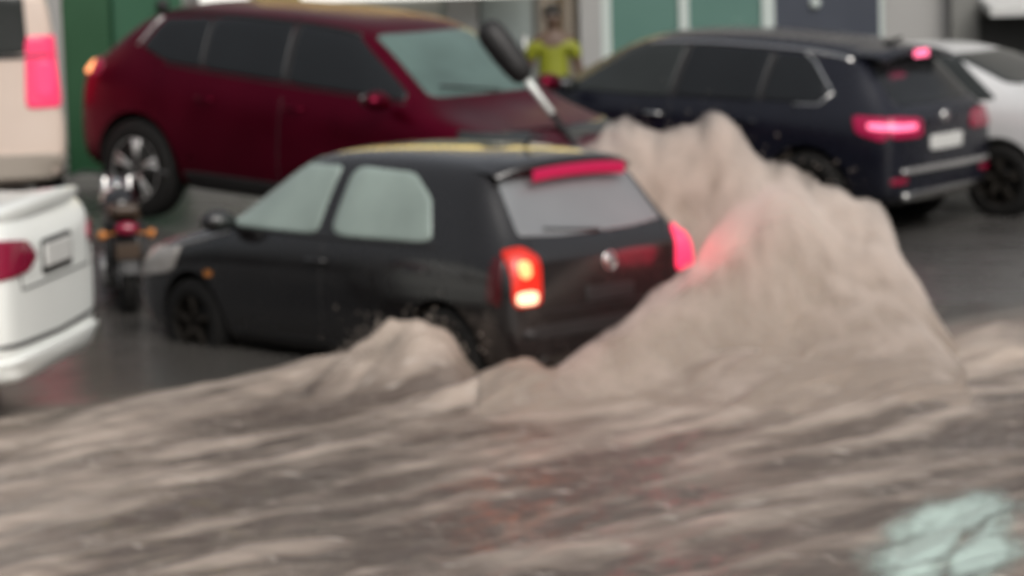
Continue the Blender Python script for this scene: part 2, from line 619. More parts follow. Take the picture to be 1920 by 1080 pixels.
def water_material():
    m = bpy.data.materials.new('flood water')
    m.use_nodes = True
    t = m.node_tree
    b = t.nodes['Principled BSDF']
    fo = t.nodes.new('ShaderNodeAttribute')
    fo.attribute_name = 'foam'
    tu = t.nodes.new('ShaderNodeAttribute')
    tu.attribute_name = 'silt'
    tc = t.nodes.new('ShaderNodeTexCoord')
    mp = t.nodes.new('ShaderNodeMapping')
    mp.inputs['Rotation'].default_value = (0, 0, R(-43.4))
    mp.inputs['Scale'].default_value = (.7, 3.2, 2)
    t.links.new(tc.outputs['Object'], mp.inputs['Vector'])
    n = t.nodes.new('ShaderNodeTexNoise')
    n.inputs['Scale'].default_value = 2.2
    n.inputs['Detail'].default_value = 6
    n.inputs['Roughness'].default_value = .6
    t.links.new(mp.outputs[0], n.inputs['Vector'])
    ad = t.nodes.new('ShaderNodeMath')
    ad.operation = 'MULTIPLY_ADD'
    t.links.new(n.outputs['Fac'], ad.inputs[0])
    ad.inputs[1].default_value = 1.1
    ad.inputs[2].default_value = -.55
    ad2 = t.nodes.new('ShaderNodeMath')
    ad2.operation = 'ADD'
    ad2.use_clamp = True
    t.links.new(ad.outputs[0], ad2.inputs[0])
    t.links.new(fo.outputs['Fac'], ad2.inputs[1])
    c1 = t.nodes.new('ShaderNodeMix')
    c1.data_type = 'RGBA'
    c1.inputs['A'].default_value = (0.102, 0.079, 0.066, 1)
    c1.inputs['B'].default_value = (0.40, 0.330, 0.278, 1)
    t.links.new(ad2.outputs[0], c1.inputs['Factor'])
    c2 = t.nodes.new('ShaderNodeMix')
    c2.data_type = 'RGBA'
    c2.inputs['A'].default_value = (0.062, 0.058, 0.053, 1)
    t.links.new(c1.outputs['Result'], c2.inputs['B'])
    t.links.new(tu.outputs['Fac'], c2.inputs['Factor'])
    t.links.new(c2.outputs['Result'], b.inputs['Base Color'])
    n3 = t.nodes.new('ShaderNodeTexNoise')
    n3.inputs['Scale'].default_value = 4.5
    n3.inputs['Detail'].default_value = 8
    n3.inputs['Roughness'].default_value = .68
    t.links.new(mp.outputs[0], n3.inputs['Vector'])
    fr = t.nodes.new('ShaderNodeMapRange')
    fr.inputs['From Min'].default_value = .57
    fr.inputs['From Max'].default_value = .68
    fr.inputs['To Max'].default_value = .75
    t.links.new(n3.outputs['Fac'], fr.inputs['Value'])
    fm = t.nodes.new('ShaderNodeMath')
    fm.operation = 'MULTIPLY'
    t.links.new(fr.outputs['Result'], fm.inputs[0])
    t.links.new(tu.outputs['Fac'], fm.inputs[1])
    c3 = t.nodes.new('ShaderNodeMix')
    c3.data_type = 'RGBA'
    c3.inputs['B'].default_value = (0.52, 0.46, 0.41, 1)
    t.links.new(c2.outputs['Result'], c3.inputs['A'])
    t.links.new(fm.outputs[0], c3.inputs['Factor'])
    t.links.new(c3.outputs['Result'], b.inputs['Base Color'])
    rr = t.nodes.new('ShaderNodeMapRange')
    rr.inputs['To Min'].default_value = .06
    rr.inputs['To Max'].default_value = .24
    t.links.new(ad2.outputs[0], rr.inputs['Value'])
    t.links.new(rr.outputs['Result'], b.inputs['Roughness'])
    b.inputs['IOR'].default_value = 1.33
    bp = t.nodes.new('ShaderNodeBump')
    bs = t.nodes.new('ShaderNodeMapRange')
    bs.inputs['To Min'].default_value = .06
    bs.inputs['To Max'].default_value = .6
    t.links.new(tu.outputs['Fac'], bs.inputs['Value'])
    t.links.new(bs.outputs['Result'], bp.inputs['Strength'])
    bp.inputs['Distance'].default_value = .04
    t.links.new(n3.outputs['Fac'], bp.inputs['Height'])
    t.links.new(bp.outputs['Normal'], b.inputs['Normal'])
    return m
M['water'] = water_material()
water = grid_mesh('flood_water', axis_pts(-300, 300, -4.6, 5.2, .03), axis_pts(-120, 300, 11.4, 22.6, .03), wave, M['water'],
                  {'foam': foam, 'silt': lambda X, Y, Z: turbid(X, Y)})
tag(water, 'churned silty brown flood water covering the road', None, None, 'structure')

# ------------------------------------------------------------------ the thrown wall of water
def plume_z(x, y):
    p = plume_add(x, y)
    return wave(x, y) * np.clip(1 - p * 2.2, 0, 1) + p * (1 - .05 * sstep(.3, 1, p)) - .035

def plume_material():
    m = bpy.data.materials.new('thrown muddy water')
    m.use_nodes = True
    t = m.node_tree
    b = t.nodes['Principled BSDF']
    tc = t.nodes.new('ShaderNodeTexCoord')
    mp = t.nodes.new('ShaderNodeMapping')
    mp.inputs['Scale'].default_value = (1.2, 1.0, .8)
    t.links.new(tc.outputs['Object'], mp.inputs['Vector'])
    n = t.nodes.new('ShaderNodeTexNoise')
    n.inputs['Scale'].default_value = 1.6
    n.inputs['Detail'].default_value = 6
    n.inputs['Roughness'].default_value = .55
    t.links.new(mp.outputs[0], n.inputs['Vector'])
    c = t.nodes.new('ShaderNodeMix')
    c.data_type = 'RGBA'
    c.inputs['A'].default_value = (0.19, 0.150, 0.122, 1)
    c.inputs['B'].default_value = (0.31, 0.252, 0.210, 1)
    t.links.new(n.outputs['Fac'], c.inputs['Factor'])
    t.links.new(c.outputs['Result'], b.inputs['Base Color'])
    b.inputs['Roughness'].default_value = .5
    b.inputs['IOR'].default_value = 1.33
    b.inputs['Subsurface Weight'].default_value = .35
    b.inputs['Subsurface Radius'].default_value = (.16, .12, .10)
    b.inputs['Subsurface Scale'].default_value = .6
    n2 = t.nodes.new('ShaderNodeTexNoise')
    n2.inputs['Scale'].default_value = 14
    n2.inputs['Detail'].default_value = 5
    t.links.new(tc.outputs['Object'], n2.inputs['Vector'])
    bp = t.nodes.new('ShaderNodeBump')
    bp.inputs['Strength'].default_value = .35
    bp.inputs['Distance'].default_value = .03
    t.links.new(n2.outputs['Fac'], bp.inputs['Height'])
    t.links.new(bp.outputs['Normal'], b.inputs['Normal'])
    return m
M['plume'] = plume_material()
splash = grid_mesh('water_splash', np.arange(-.2, 3.6, .024), np.arange(15.9, 20.2, .024), plume_z, M['plume'])
_bm = bmesh.new()
_bm.from_mesh(splash.data)
bmesh.ops.delete(_bm, geom=[v for v, p in zip(_bm.verts, plume_add(*[np.array([w.co[k] for w in _bm.verts]) for k in (0, 1)])) if p < .012], context='VERTS')
_bm.to_mesh(splash.data)
_bm.free()
tag(splash, 'tall fan of muddy brown water thrown up behind the black hatchback', None, None, 'stuff')
# a veil of fine spray hangs over the solid water
mv = bpy.data.materials.new('spray mist')
mv.use_nodes = True
mv.node_tree.nodes.remove(mv.node_tree.nodes['Principled BSDF'])
pv = mv.node_tree.nodes.new('ShaderNodeVolumePrincipled')
pv.inputs['Color'].default_value = (.91, .84, .785, 1)
vtc = mv.node_tree.nodes.new('ShaderNodeTexCoord')
vmp = mv.node_tree.nodes.new('ShaderNodeMapping')
vmp.inputs['Rotation'].default_value = (0, R(35), 0)
vmp.inputs['Scale'].default_value = (2.0, 2.0, .8)
vno = mv.node_tree.nodes.new('ShaderNodeTexNoise')
vno.inputs['Scale'].default_value = 3.2
vno.inputs['Detail'].default_value = 3
vmr = mv.node_tree.nodes.new('ShaderNodeMapRange')
vmr.inputs['From Min'].default_value = .40
vmr.inputs['From Max'].default_value = .64
vmr.inputs['To Min'].default_value = 2.0
vmr.inputs['To Max'].default_value = 12.0
for a_, b_ in ((vtc.outputs['Object'], vmp.inputs['Vector']), (vmp.outputs[0], vno.inputs['Vector']), (vno.outputs['Fac'], vmr.inputs['Value']),
               (vmr.outputs['Result'], pv.inputs['Density'])):
    mv.node_tree.links.new(a_, b_)
pv.inputs['Anisotropy'].default_value = .1
mv.node_tree.links.new(pv.outputs[0], mv.node_tree.nodes['Material Output'].inputs['Volume'])
def mist_add(x, y):
    p = plume_add(x, y)
    return p + .05 * sstep(.0, .1, p) + sstep(.15, .8, p) * (.16 + .12 * fbm(x * 2.6, y * 2.0 + 11, 3))
xs, ys = np.arange(.0, 3.4, .04), np.arange(16.6, 20.2, .04)
mist = grid_mesh('spray_mist', xs, ys, lambda x, y: mist_add(x, y) - .05, mv)
mist.parent = splash
mist['kind'] = 'stuff'
_bm = bmesh.new()
_bm.from_mesh(mist.data)
bmesh.ops.delete(_bm, geom=[v for v in _bm.verts if v.co.z < .03], context='VERTS')
lone = [v for v in _bm.verts if not v.link_faces]
bmesh.ops.delete(_bm, geom=lone, context='VERTS')
ext = bmesh.ops.extrude_face_region(_bm, geom=_bm.faces[:])
for v in [g for g in ext['geom'] if isinstance(g, bmesh.types.BMVert)]:
    v.co.z = max(-.06, v.co.z - .55)
bmesh.ops.recalc_face_normals(_bm, faces=_bm.faces)
_bm.to_mesh(mist.data)
_bm.free()
# drops torn off the crest and the near side wave
M['drops'] = mat('water drops', (.40, .34, .29), .3)
def drop_mesh(n, place):
    ph = [(0, 0, 1), (0, 0, -1), (1, 0, 0), (-1, 0, 0), (0, 1, 0), (0, -1, 0)]
    fc = [(0, 2, 4), (0, 4, 3), (0, 3, 5), (0, 5, 2), (1, 4, 2), (1, 3, 4), (1, 5, 3), (1, 2, 5)]
    V, F = [], []
    for k in range(n):
        x, y, z = place()
        r = min(.0065, .002 + random.expovariate(1 / .0016))
        e = random.uniform(1, 2.2)
        q = Matrix.Rotation(random.uniform(-.8, .8), 3, 'Y')
        b = len(V)
        V += [tuple(Vector((x, y, z)) + q @ Vector((p[0] * r, p[1] * r, p[2] * r * e))) for p in ph]
        F += [tuple(i + b for i in f) for f in fc]
    me = bpy.data.meshes.new('spray_drops')
    me.from_pydata(V, [], F)
    for p in me.polygons:
        p.use_smooth = True
    return me
def crest():
    x = random.uniform(.75, 2.72)
    y = 19.45 - .10 * max(x - 1.3, 0) ** 2 + random.gauss(0, .10)
    top = float(plume_z(np.array(x), np.array(19.45 - .10 * max(x - 1.3, 0) ** 2)))
    return x + random.gauss(0, .03), y, top - .05 + random.expovariate(1 / .065)
def side():
    return random.gauss(-.62, .15), 17.6 + random.gauss(0, .14), .20 + abs(random.gauss(0, .09))
drops = link('spray_drops', drop_mesh(9000, crest), M['drops'], splash)
drops['kind'] = 'stuff'
drops = link('spray_drops', drop_mesh(1500, side), M['drops'], splash)
drops['kind'] = 'stuff'

# ------------------------------------------------------------------ reflection in the near water, painted as a thin pale teal sheet
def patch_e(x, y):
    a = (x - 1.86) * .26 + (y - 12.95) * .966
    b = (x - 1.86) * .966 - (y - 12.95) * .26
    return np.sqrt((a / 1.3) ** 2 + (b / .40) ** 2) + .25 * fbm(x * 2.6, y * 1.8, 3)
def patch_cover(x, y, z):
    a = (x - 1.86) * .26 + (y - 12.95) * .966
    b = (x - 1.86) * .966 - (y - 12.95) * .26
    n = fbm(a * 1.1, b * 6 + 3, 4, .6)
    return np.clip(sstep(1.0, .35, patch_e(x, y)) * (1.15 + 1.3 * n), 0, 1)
M['soap'] = mat('pale teal painted reflection', (.42, .52, .47), .3, noise=.10, nscale=6, bump=.4, bscale=25)  # teal base colour stands for reflected light
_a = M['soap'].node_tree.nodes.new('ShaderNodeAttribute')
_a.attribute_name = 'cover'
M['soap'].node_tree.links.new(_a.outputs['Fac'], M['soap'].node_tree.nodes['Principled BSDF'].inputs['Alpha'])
soap = grid_mesh('painted_reflection', np.arange(1.2, 2.7, .02), np.arange(11.6, 14.5, .02), lambda x, y: wave(x, y) + .012, M['soap'], {'cover': patch_cover})  # soap is the sheet painted as reflected light, not suds
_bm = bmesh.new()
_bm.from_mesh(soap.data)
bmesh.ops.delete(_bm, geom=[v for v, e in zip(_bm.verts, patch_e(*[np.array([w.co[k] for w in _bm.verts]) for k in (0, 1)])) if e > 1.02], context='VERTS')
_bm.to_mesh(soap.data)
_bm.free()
tag(soap, 'soft pale teal reflection painted on the near brown water', 'foam patch')  # painted reflection, no real foam here

# ================================================================== BLACK HATCHBACK
def black_hatch():
    t = empty('hatchback_car', (.5845, 17.9898, -.16), R(133.45))
    tag(t, 'black wet hatchback driving away through the flood with its tail lamps lit', 'car')
    st = [(0.00, .70, .33, .78, .60, .86), (.04, .80, .27, .85, .66, .95), (.13, .835, .23, .90, .66, 1.00), (.30, .845, .19, .92, .64, 1.24),
          (.44, .85, .17, .925, .61, 1.42), (.60, .85, .16, .925, .60, 1.465), (1.2, .85, .16, .925, .60, 1.485), (1.9, .85, .16, .92, .595, 1.47),
          (2.15, .85, .16, .915, .585, 1.42), (2.72, .845, .16, .90, .63, 1.02), (2.86, .84, .17, .885, .66, .965), (3.35, .82, .18, .80, .66, .86),
          (3.62, .77, .20, .70, .60, .77), (3.75, .68, .24, .62, .52, .67), (3.80, .58, .31, .54, .44, .57)]
    WX = (.60, 3.02)
    body, bvh = make_body('body', st, M['black_paint'], t, [(w, .30) for w in WX], .345, .84)
    for wx in WX:
        for s in (1, -1):
            make_wheel(wx, s * .735, .295, .295, s, t, 5, False, .19, M['dark_steel'])
    for sd, s in (('L', 1), ('R', -1)):
        w = patch('front_window', bvh, sd, [(1.76, .955), (1.70, 1.37), (2.12, 1.365), (2.70, .975), (2.70, .955)], M['fog_glass'], t, r=.12)
        w = patch('rear_window', bvh, sd, [(.70, .965), (.80, 1.22), (1.02, 1.36), (1.58, 1.375), (1.64, .955)], M['fog_glass'], t, r=.18)
        mirror_part(t, 2.60, s * .80, 1.0, M['black_paint'], s)
        handle(bvh, sd, 1.72, .80, M['black_paint'], t)
        handle(bvh, sd, .80, .80, M['black_paint'], t)
        patch('sill_trim', bvh, sd, [(1.0, .22), (1.0, .30), (2.6, .30), (2.6, .22)], M['trim'], t, r=.1)
        l = patch('headlight', bvh, sd, [(3.22, .62), (3.14, .80), (3.60, .75), (3.74, .64), (3.70, .55)], M['lens_clear'], t, r=.22, off=.012)
        patch('side_indicator', bvh, sd, [(2.78, .62), (2.78, .66), (2.86, .66), (2.86, .62)], M['amber'], t, r=.2)
        strip('window_trim', bvh, sd, [(.66, .945), (1.7, .94), (2.74, .945)], .010, M['trim'], t)
        strip('door_seam', bvh, sd, [(1.68, .30), (1.69, .92)], .004, M['trim'], t)
        strip('wing_crease_glint', bvh, sd, [(3.28, .775), (2.95, .845), (2.65, .915)], .015, M['alloy'], t)  # bright alloy strip painted in as the highlight along the wing crease
        # lit cluster that wraps the corner
        pts = [(.46 * 0 + .80 * s, .62)]
        zz = [(.56, .62), (.56, .90), (.64, .97), (.755, .95), (.775, .62)] if s > 0 else [(.58, .70), (.60, .94), (.66, .98), (.75, .97), (.77, .72)]
        lp = patch('tail_light', bvh, 'B', [(s * a, b) for a, b in zz], M['lamp_tail'] if s > 0 else M['lamp_veiled'], t, off=.012, r=.25)
        patch('wrap_lens', bvh, sd, [(.09, .62), (.10, .90), (.18, .93), (.20, .66)], M['lens_deep'], lp, off=.008, r=.25)
        if s > 0:
            patch('stop_bulb', bvh, 'B', [(s * .64, .79), (s * .64, .89), (s * .72, .89), (s * .72, .79)], M['lamp_tail_hot'], lp, off=.022, r=.45)
            patch('indicator_bulb', bvh, 'B', [(s * .60, .635), (s * .60, .715), (s * .75, .715), (s * .75, .635)], M['lamp_turn'], lp, off=.022, r=.35)
        else:
            patch('stop_bulb', bvh, 'B', [(s * .63, .74), (s * .63, .93), (s * .74, .93), (s * .74, .74)], M['lamp_veiled'], lp, off=.024, r=.4)
    # the light the two lit clusters throw on the spray behind them
    for nm, p, c, e in (('stop_lamp_glow', (-.30, -.50, .86), (1, .04, .10), 5.0), ('tail_lamp_glow', (-.12, .68, .74), (1, .16, .05), 1.6)):
        ld = bpy.data.lights.new(nm, 'POINT')
        ld.energy = e
        ld.color = c
        ld.shadow_soft_size = .22
        lo = bpy.data.objects.new(nm, ld)
        COL.objects.link(lo)
        lo.parent = t
        lo.location = p
    patch('rear_windscreen', bvh, 'B', [(-.60, 1.02), (-.53, 1.34), (.53, 1.34), (.60, 1.02), (.3, 1.0), (-.3, 1.0)], M['rear_glass'], t, r=.10)
    patch('windscreen', bvh, 'F', [(-.60, 1.03), (-.52, 1.40), (.52, 1.40), (.60, 1.03)], M['teal_glass'], t, r=.12)
    # roof spoiler with the high stop lamp under it
    bm = bmesh.new()
    for y in np.linspace(-.56, .56, 13):
        a = hit(bvh, 'T', .58, y)[0]
        k = 1 - .25 * abs(y / .56) ** 4
        zc = a.z
        for dx, dz in ((0, .006), (-.20 * k, -.012), (-.30 * k, -.035), (-.29 * k, -.058), (-.12, -.07)):
            bm.verts.new((.58 + dx, y, zc + dz))
    bm.verts.ensure_lookup_table()
    for i in range(12):
        for k in range(4):
            bm.faces.new([bm.verts[i * 5 + k], bm.verts[i * 5 + k + 1], bm.verts[i * 5 + 5 + k + 1], bm.verts[i * 5 + 5 + k]])
    sp = bm_obj('roof_spoiler', bm, M['black_paint'], t)
    bm = bmesh.new()
    n = 12
    for i in range(n + 1):
        y = -.42 + .78 * i / n
        zc = hit(bvh, 'T', .58, y)[0].z
        x = .272
        for dx, dz in ((0, -.055), (-.012, -.062), (-.006, -.125), (.03, -.13)):
            bm.verts.new((x + dx, y, zc + dz))
    bm.verts.ensure_lookup_table()
    for i in range(n):
        for k in range(3):
            bm.faces.new([bm.verts[i * 4 + k], bm.verts[i * 4 + k + 1], bm.verts[i * 4 + 4 + k + 1], bm.verts[i * 4 + 4 + k]])
    bm_obj('high_stop_light', bm, M['lamp_stop'], sp)
    # round badge, plate recess, bumper
    l, nn = hit(bvh, 'B', 0, .83)
    bm = bmesh.new()
    add_lathe(bm, [(.045, -.012), (.058, -.012), (.058, .004), (.045, .004), (.045, -.012)], 28, 'X', l)
    add_tube(bm, [l + Vector((-.01, .036, .03)), l + Vector((-.01, .014, -.03)), l + Vector((-.01, 0, .004)), l + Vector((-.01, -.014, -.03)), l + Vector((-.01, -.036, .03))], .006, 6)
    bm_obj('badge', bm, M['chrome'], t)
    strip('tailgate_seam', bvh, 'B', [(-.57, .99), (-.56, .58), (.56, .58), (.57, .99)], .005, M['trim'], t)
    patch('bumper_trim', bvh, 'B', [(-.70, .42), (-.70, .50), (.70, .50), (.70, .42)], M['trim'], t, off=.012, r=.2)
    pl = patch('number_plate', bvh, 'B', [(-.20, .60), (-.20, .69), (.20, .69), (.20, .60)], M['trim'], t, off=.01, r=.1)
    tube('roof_antenna', [(.70, 0, 1.48), (.62, 0, 1.56)], [.012, .006], M['trim'], t)
    tube('wiper', [hit(bvh, 'B', -.02, 1.01)[0] + Vector((-.02, 0, 0)), hit(bvh, 'B', .40, 1.05)[0] + Vector((-.02, 0, 0))], .008, M['trim'], t)
    tube('exhaust_pipe', [(.10, .45, .21), (-.02, .45, .20)], .024, M['chrome'], t)
black_hatch()

# ================================================================== SUV BODIES
def suv(name, label, loc, yaw, pitch, paint, glass, kind):
    t = empty(name, loc, yaw, pitch)
    tag(t, label, 'car')
    red = kind == 'red'
    if red:
        st = [(0.00, .74, .44, 1.02, .64, 1.10), (.06, .86, .37, 1.10, .72, 1.20), (.2, .90, .32, 1.16, .72, 1.28), (.42, .91, .29, 1.19, .68, 1.50),
              (.66, .915, .27, 1.19, .65, 1.67), (1.0, .92, .26, 1.18, .64, 1.72), (1.9, .92, .25, 1.15, .635, 1.745), (2.7, .92, .25, 1.12, .63, 1.71),
              (3.0, .915, .25, 1.10, .63, 1.63), (3.62, .91, .26, 1.06, .70, 1.17), (3.76, .90, .27, 1.03, .74, 1.08), (4.15, .88, .29, .94, .74, .99),
              (4.42, .82, .32, .82, .66, .88), (4.54, .72, .36, .74, .58, .80), (4.59, .6, .42, .66, .5, .70)]
        WX = (.74, 3.55)
        wr = .40
    else:
        st = [(0.00, .76, .40, .88, .64, .97), (.05, .86, .34, .98, .70, 1.07), (.16, .90, .29, 1.02, .70, 1.13), (.34, .91, .26, 1.04, .66, 1.36),
              (.52, .915, .25, 1.05, .62, 1.53), (.85, .92, .24, 1.04, .61, 1.60), (1.6, .92, .23, 1.03, .61, 1.625), (2.4, .92, .23, 1.02, .605, 1.60),
              (2.75, .915, .23, 1.02, .60, 1.53), (3.40, .91, .24, 1.01, .66, 1.10), (3.55, .90, .25, 1.0, .70, 1.04), (4.05, .88, .27, .94, .72, .98),
              (4.35, .82, .30, .84, .64, .90), (4.47, .72, .34, .76, .56, .82), (4.51, .6, .40, .68, .48, .72)]
        WX = (.78, 3.48)
        wr = .36
    body, bvh = make_body('body', st, paint, t, [(w, wr) for w in WX], wr + .06, .90)
    for wx in WX:
        for s in (1, -1):
            make_wheel(wx, s * .80, wr, wr, s, t, 5, True, .23, M['alloy'] if red else M['dark_steel'])
    L = st[-1][0]
    for sd, s in (('L', 1), ('R', -1)):
        if red:
            patch('rear_quarter_window', bvh, sd, [(.70, 1.36), (.84, 1.59), (1.34, 1.63), (1.38, 1.25), (1.0, 1.27)], glass, t, r=.15)
            patch('rear_window', bvh, sd, [(1.42, 1.245), (1.38, 1.635), (2.20, 1.65), (2.26, 1.21)], glass, t, r=.10)
            patch('front_window', bvh, sd, [(2.32, 1.205), (2.27, 1.645), (2.80, 1.61), (3.44, 1.21), (3.44, 1.16)], M['tint_glass'], t, r=.10)
            for a, z0, z1 in ((1.40, 1.25, 1.63), (2.285, 1.21, 1.64)):
                patch('pillar_trim', bvh, sd, [(a - .05, z0), (a - .07, z1), (a + .03, z1), (a + .06, z0)], M['trim'], t, r=.05, off=.003)
            mirror_part(t, 3.36, s * .92, 1.17, paint, s)
            strip('window_trim', bvh, sd, [(.64, 1.37), (.78, 1.60)], .016, M['alloy'], t)
            strip('window_trim', bvh, sd, [(1.0, 1.25), (1.4, 1.225), (2.3, 1.185), (3.46, 1.14)], .008, M['trim'], t)
            for a in (2.28, 1.34):
                handle(bvh, sd, a + .16, 1.02, paint, t)
            lp = patch('tail_light', bvh, 'B', [(s * .56, 1.08), (s * .56, 1.22), (s * .82, 1.23), (s * .84, 1.09)], M['lamp_dark_red'], t, off=.015, r=.25)
            patch('wrap_lens', bvh, sd, [(.10, 1.09), (.10, 1.20), (.32, 1.22), (.30, 1.11)], M['lens_red'], lp, off=.012, r=.25)
            if s < 0:
                patch('stop_bulb', bvh, sd, [(.085, 1.11), (.085, 1.20), (.18, 1.20), (.18, 1.11)], M['lamp_tail_hot'], lp, off=.026, r=.35)
        else:
            patch('rear_quarter_window', bvh, sd, [(.66, 1.16), (.72, 1.30), (.96, 1.47), (1.22, 1.48), (1.26, 1.10), (.76, 1.11)], glass, t, r=.15)
            for a, z0, z1 in ((1.275, 1.10, 1.485), (2.12, 1.08, 1.51)):
                patch('pillar_trim', bvh, sd, [(a - .05, z0), (a - .05, z1), (a + .03, z1), (a + .05, z0)], M['trim'], t, r=.05, off=.003)
            patch('rear_window', bvh, sd, [(1.30, 1.09), (1.27, 1.49), (2.06, 1.51), (2.10, 1.08)], glass, t, r=.10)
            patch('front_window', bvh, sd, [(2.16, 1.07), (2.12, 1.51), (2.60, 1.48), (3.22, 1.11), (3.22, 1.07)], M['grey_glass'], t, r=.10)
            mirror_part(t, 3.10, s * .90, 1.13, paint, s)
            strip('window_trim', bvh, sd, [(1.0, 1.505), (.86, 1.43), (.62, 1.20), (.72, 1.10), (.95, 1.09)], .013, M['chrome'], t)
            strip('roof_rail', bvh, 'T', [(.55, s * .60), (1.4, s * .60), (2.5, s * .59)], .022, M['chrome'], t)
            for a in (2.12, 1.20):
                handle(bvh, sd, a + .16, .93, M['chrome'] if a > 2 else paint, t)
            lp = patch('tail_light', bvh, 'B', [(s * .40, .86), (s * .42, 1.01), (s * .82, 1.04), (s * .86, .87)], M['lamp_dark_red'] if s > 0 else M['lens_red'], t, off=.015, r=.25)
            patch('wrap_lens', bvh, sd, [(.08, .84), (.08, 1.03), (.40, 1.04), (.34, .90)], M['lamp_dark_red'] if s > 0 else M['lens_red'], lp, off=.012, r=.25)
            if s > 0: patch('stop_bulb', bvh, 'B', [(s * .52, .93), (s * .52, .98), (s * .84, .98), (s * .84, .93)], M['lamp_stop_hot'], lp, off=.027, r=.3)
            if s > 0:
                patch('stop_bulb', bvh, sd, [(.08, .93), (.08, .98), (.24, .985), (.24, .94)], M['lamp_stop_hot'], lp, off=.024, r=.3)
            patch('bumper_reflector', bvh, 'B', [(s * .62, .50), (s * .62, .55), (s * .82, .55), (s * .82, .50)], M['lens_red'], t, off=.012, r=.2)
        strip('door_seam', bvh, sd, [((2.28 if red else 2.12), .42), ((2.29 if red else 2.13), 1.10 if red else 1.05)], .004, M['trim'], t)
        patch('sill_cladding', bvh, sd, [(1.25, .30), (1.25, .44), (3.2, .44), (3.2, .30)], M['trim'], t, r=.1, off=.012)
        patch('headlight', bvh, sd, [(L - .55, .84 if not red else .88), (L - .62, .95 if not red else .99), (L - .22, .92 if not red else .95), (L - .14, .78)], M['grey_glass'], t, r=.2, off=.012)
    zt = 1.58 if red else 1.44
    zb_ = 1.18 if red else 1.09
    patch('windscreen', bvh, 'F', [(-.66, zb_), (-.55, zt + .02), (.55, zt + .02), (.66, zb_)], M['teal_glass'] if red else M['grey_glass'], t, r=.10)
    patch('rear_windscreen', bvh, 'B', [(-.62, zb_ + .02), (-.54, zt), (.54, zt), (.62, zb_ + .02)], M['tint_glass'], t, r=.10)
    patch('grille', bvh, 'F', [(-.5, .52), (-.55, .78), (.55, .78), (.5, .52)], M['trim'], t, r=.2, off=.01)
    pz = .80 if not red else .85
    patch('number_plate', bvh, 'B', [(-.26, pz - .06), (-.26, pz + .06), (.26, pz + .06), (.26, pz - .06)], M['plate'], t, off=.016, r=.08)
    if not red:
        # silver bumper bars, badge and high stop lamp
        patch('bumper_bar', bvh, 'B', [(-.78, .58), (-.78, .62), (.70, .62), (.70, .58)], M['alloy'], t, off=.022, r=.2)
        patch('bumper_bar', bvh, 'B', [(-.76, .37), (-.76, .43), (.66, .43), (.66, .37)], M['chrome'], t, off=.03, r=.2)
        l, nn = hit(bvh, 'B', .02, 1.0)
        bm = bmesh.new()
        add_lathe(bm, [(.0, -.016), (.05, -.014), (.055, .01)], 24, 'X', l)
        bm_obj('badge', bm, M['chrome'], t)
        bm = bmesh.new()
        for y in np.linspace(-.56, .56, 11):
            zc = hit(bvh, 'T', .62, y)[0].z
            for dx, dz in ((0, .005), (-.24, -.005), (-.36, -.03), (-.34, -.06), (-.1, -.07)):
                bm.verts.new((.62 + dx, y, zc + dz))
        bm.verts.ensure_lookup_table()
        for i in range(10):
            for k in range(4):
                bm.faces.new([bm.verts[i * 5 + k], bm.verts[i * 5 + k + 1], bm.verts[i * 5 + 5 + k + 1], bm.verts[i * 5 + 5 + k]])
        sp = bm_obj('roof_spoiler', bm, paint, t)
        zc = hit(bvh, 'T', .62, 0)[0].z
        box('high_stop_light', (.255, 0, zc - .05), (.03, .20, .06), M['lamp_stop_hot'], sp, bevel=.008)
        tube('roof_antenna', [(.60, .0, zc - .01), (.44, 0, zc + .07)], [.03, .012], M['trim'], t)
    else:
        for s in (1, -1):
            strip('roof_rail', bvh, 'T', [(.75, s * .60), (1.9, s * .61), (2.85, s * .60)], .018, M['trim'], t)
        tube('wiper', [hit(bvh, 'F', .1, 1.19)[0] + Vector((.02, 0, .01)), hit(bvh, 'F', -.5, 1.24)[0] + Vector((.02, 0, .02))], .008, M['trim'], t)
    return t
suv('red_suv', 'dark red sport utility car standing on the higher ground behind the black hatchback', (-2.98, 25.2, .42), R(-39), R(-3.6), M['red_paint'], M['tint_glass'], 'red')
suv('navy_suv', 'dark navy sport utility car with lit brake lamps standing to the right of the splash', (3.54, 24.72, -.04), R(143.5), R(2.8), M['navy_paint'], M['tint_glass'], 'navy')

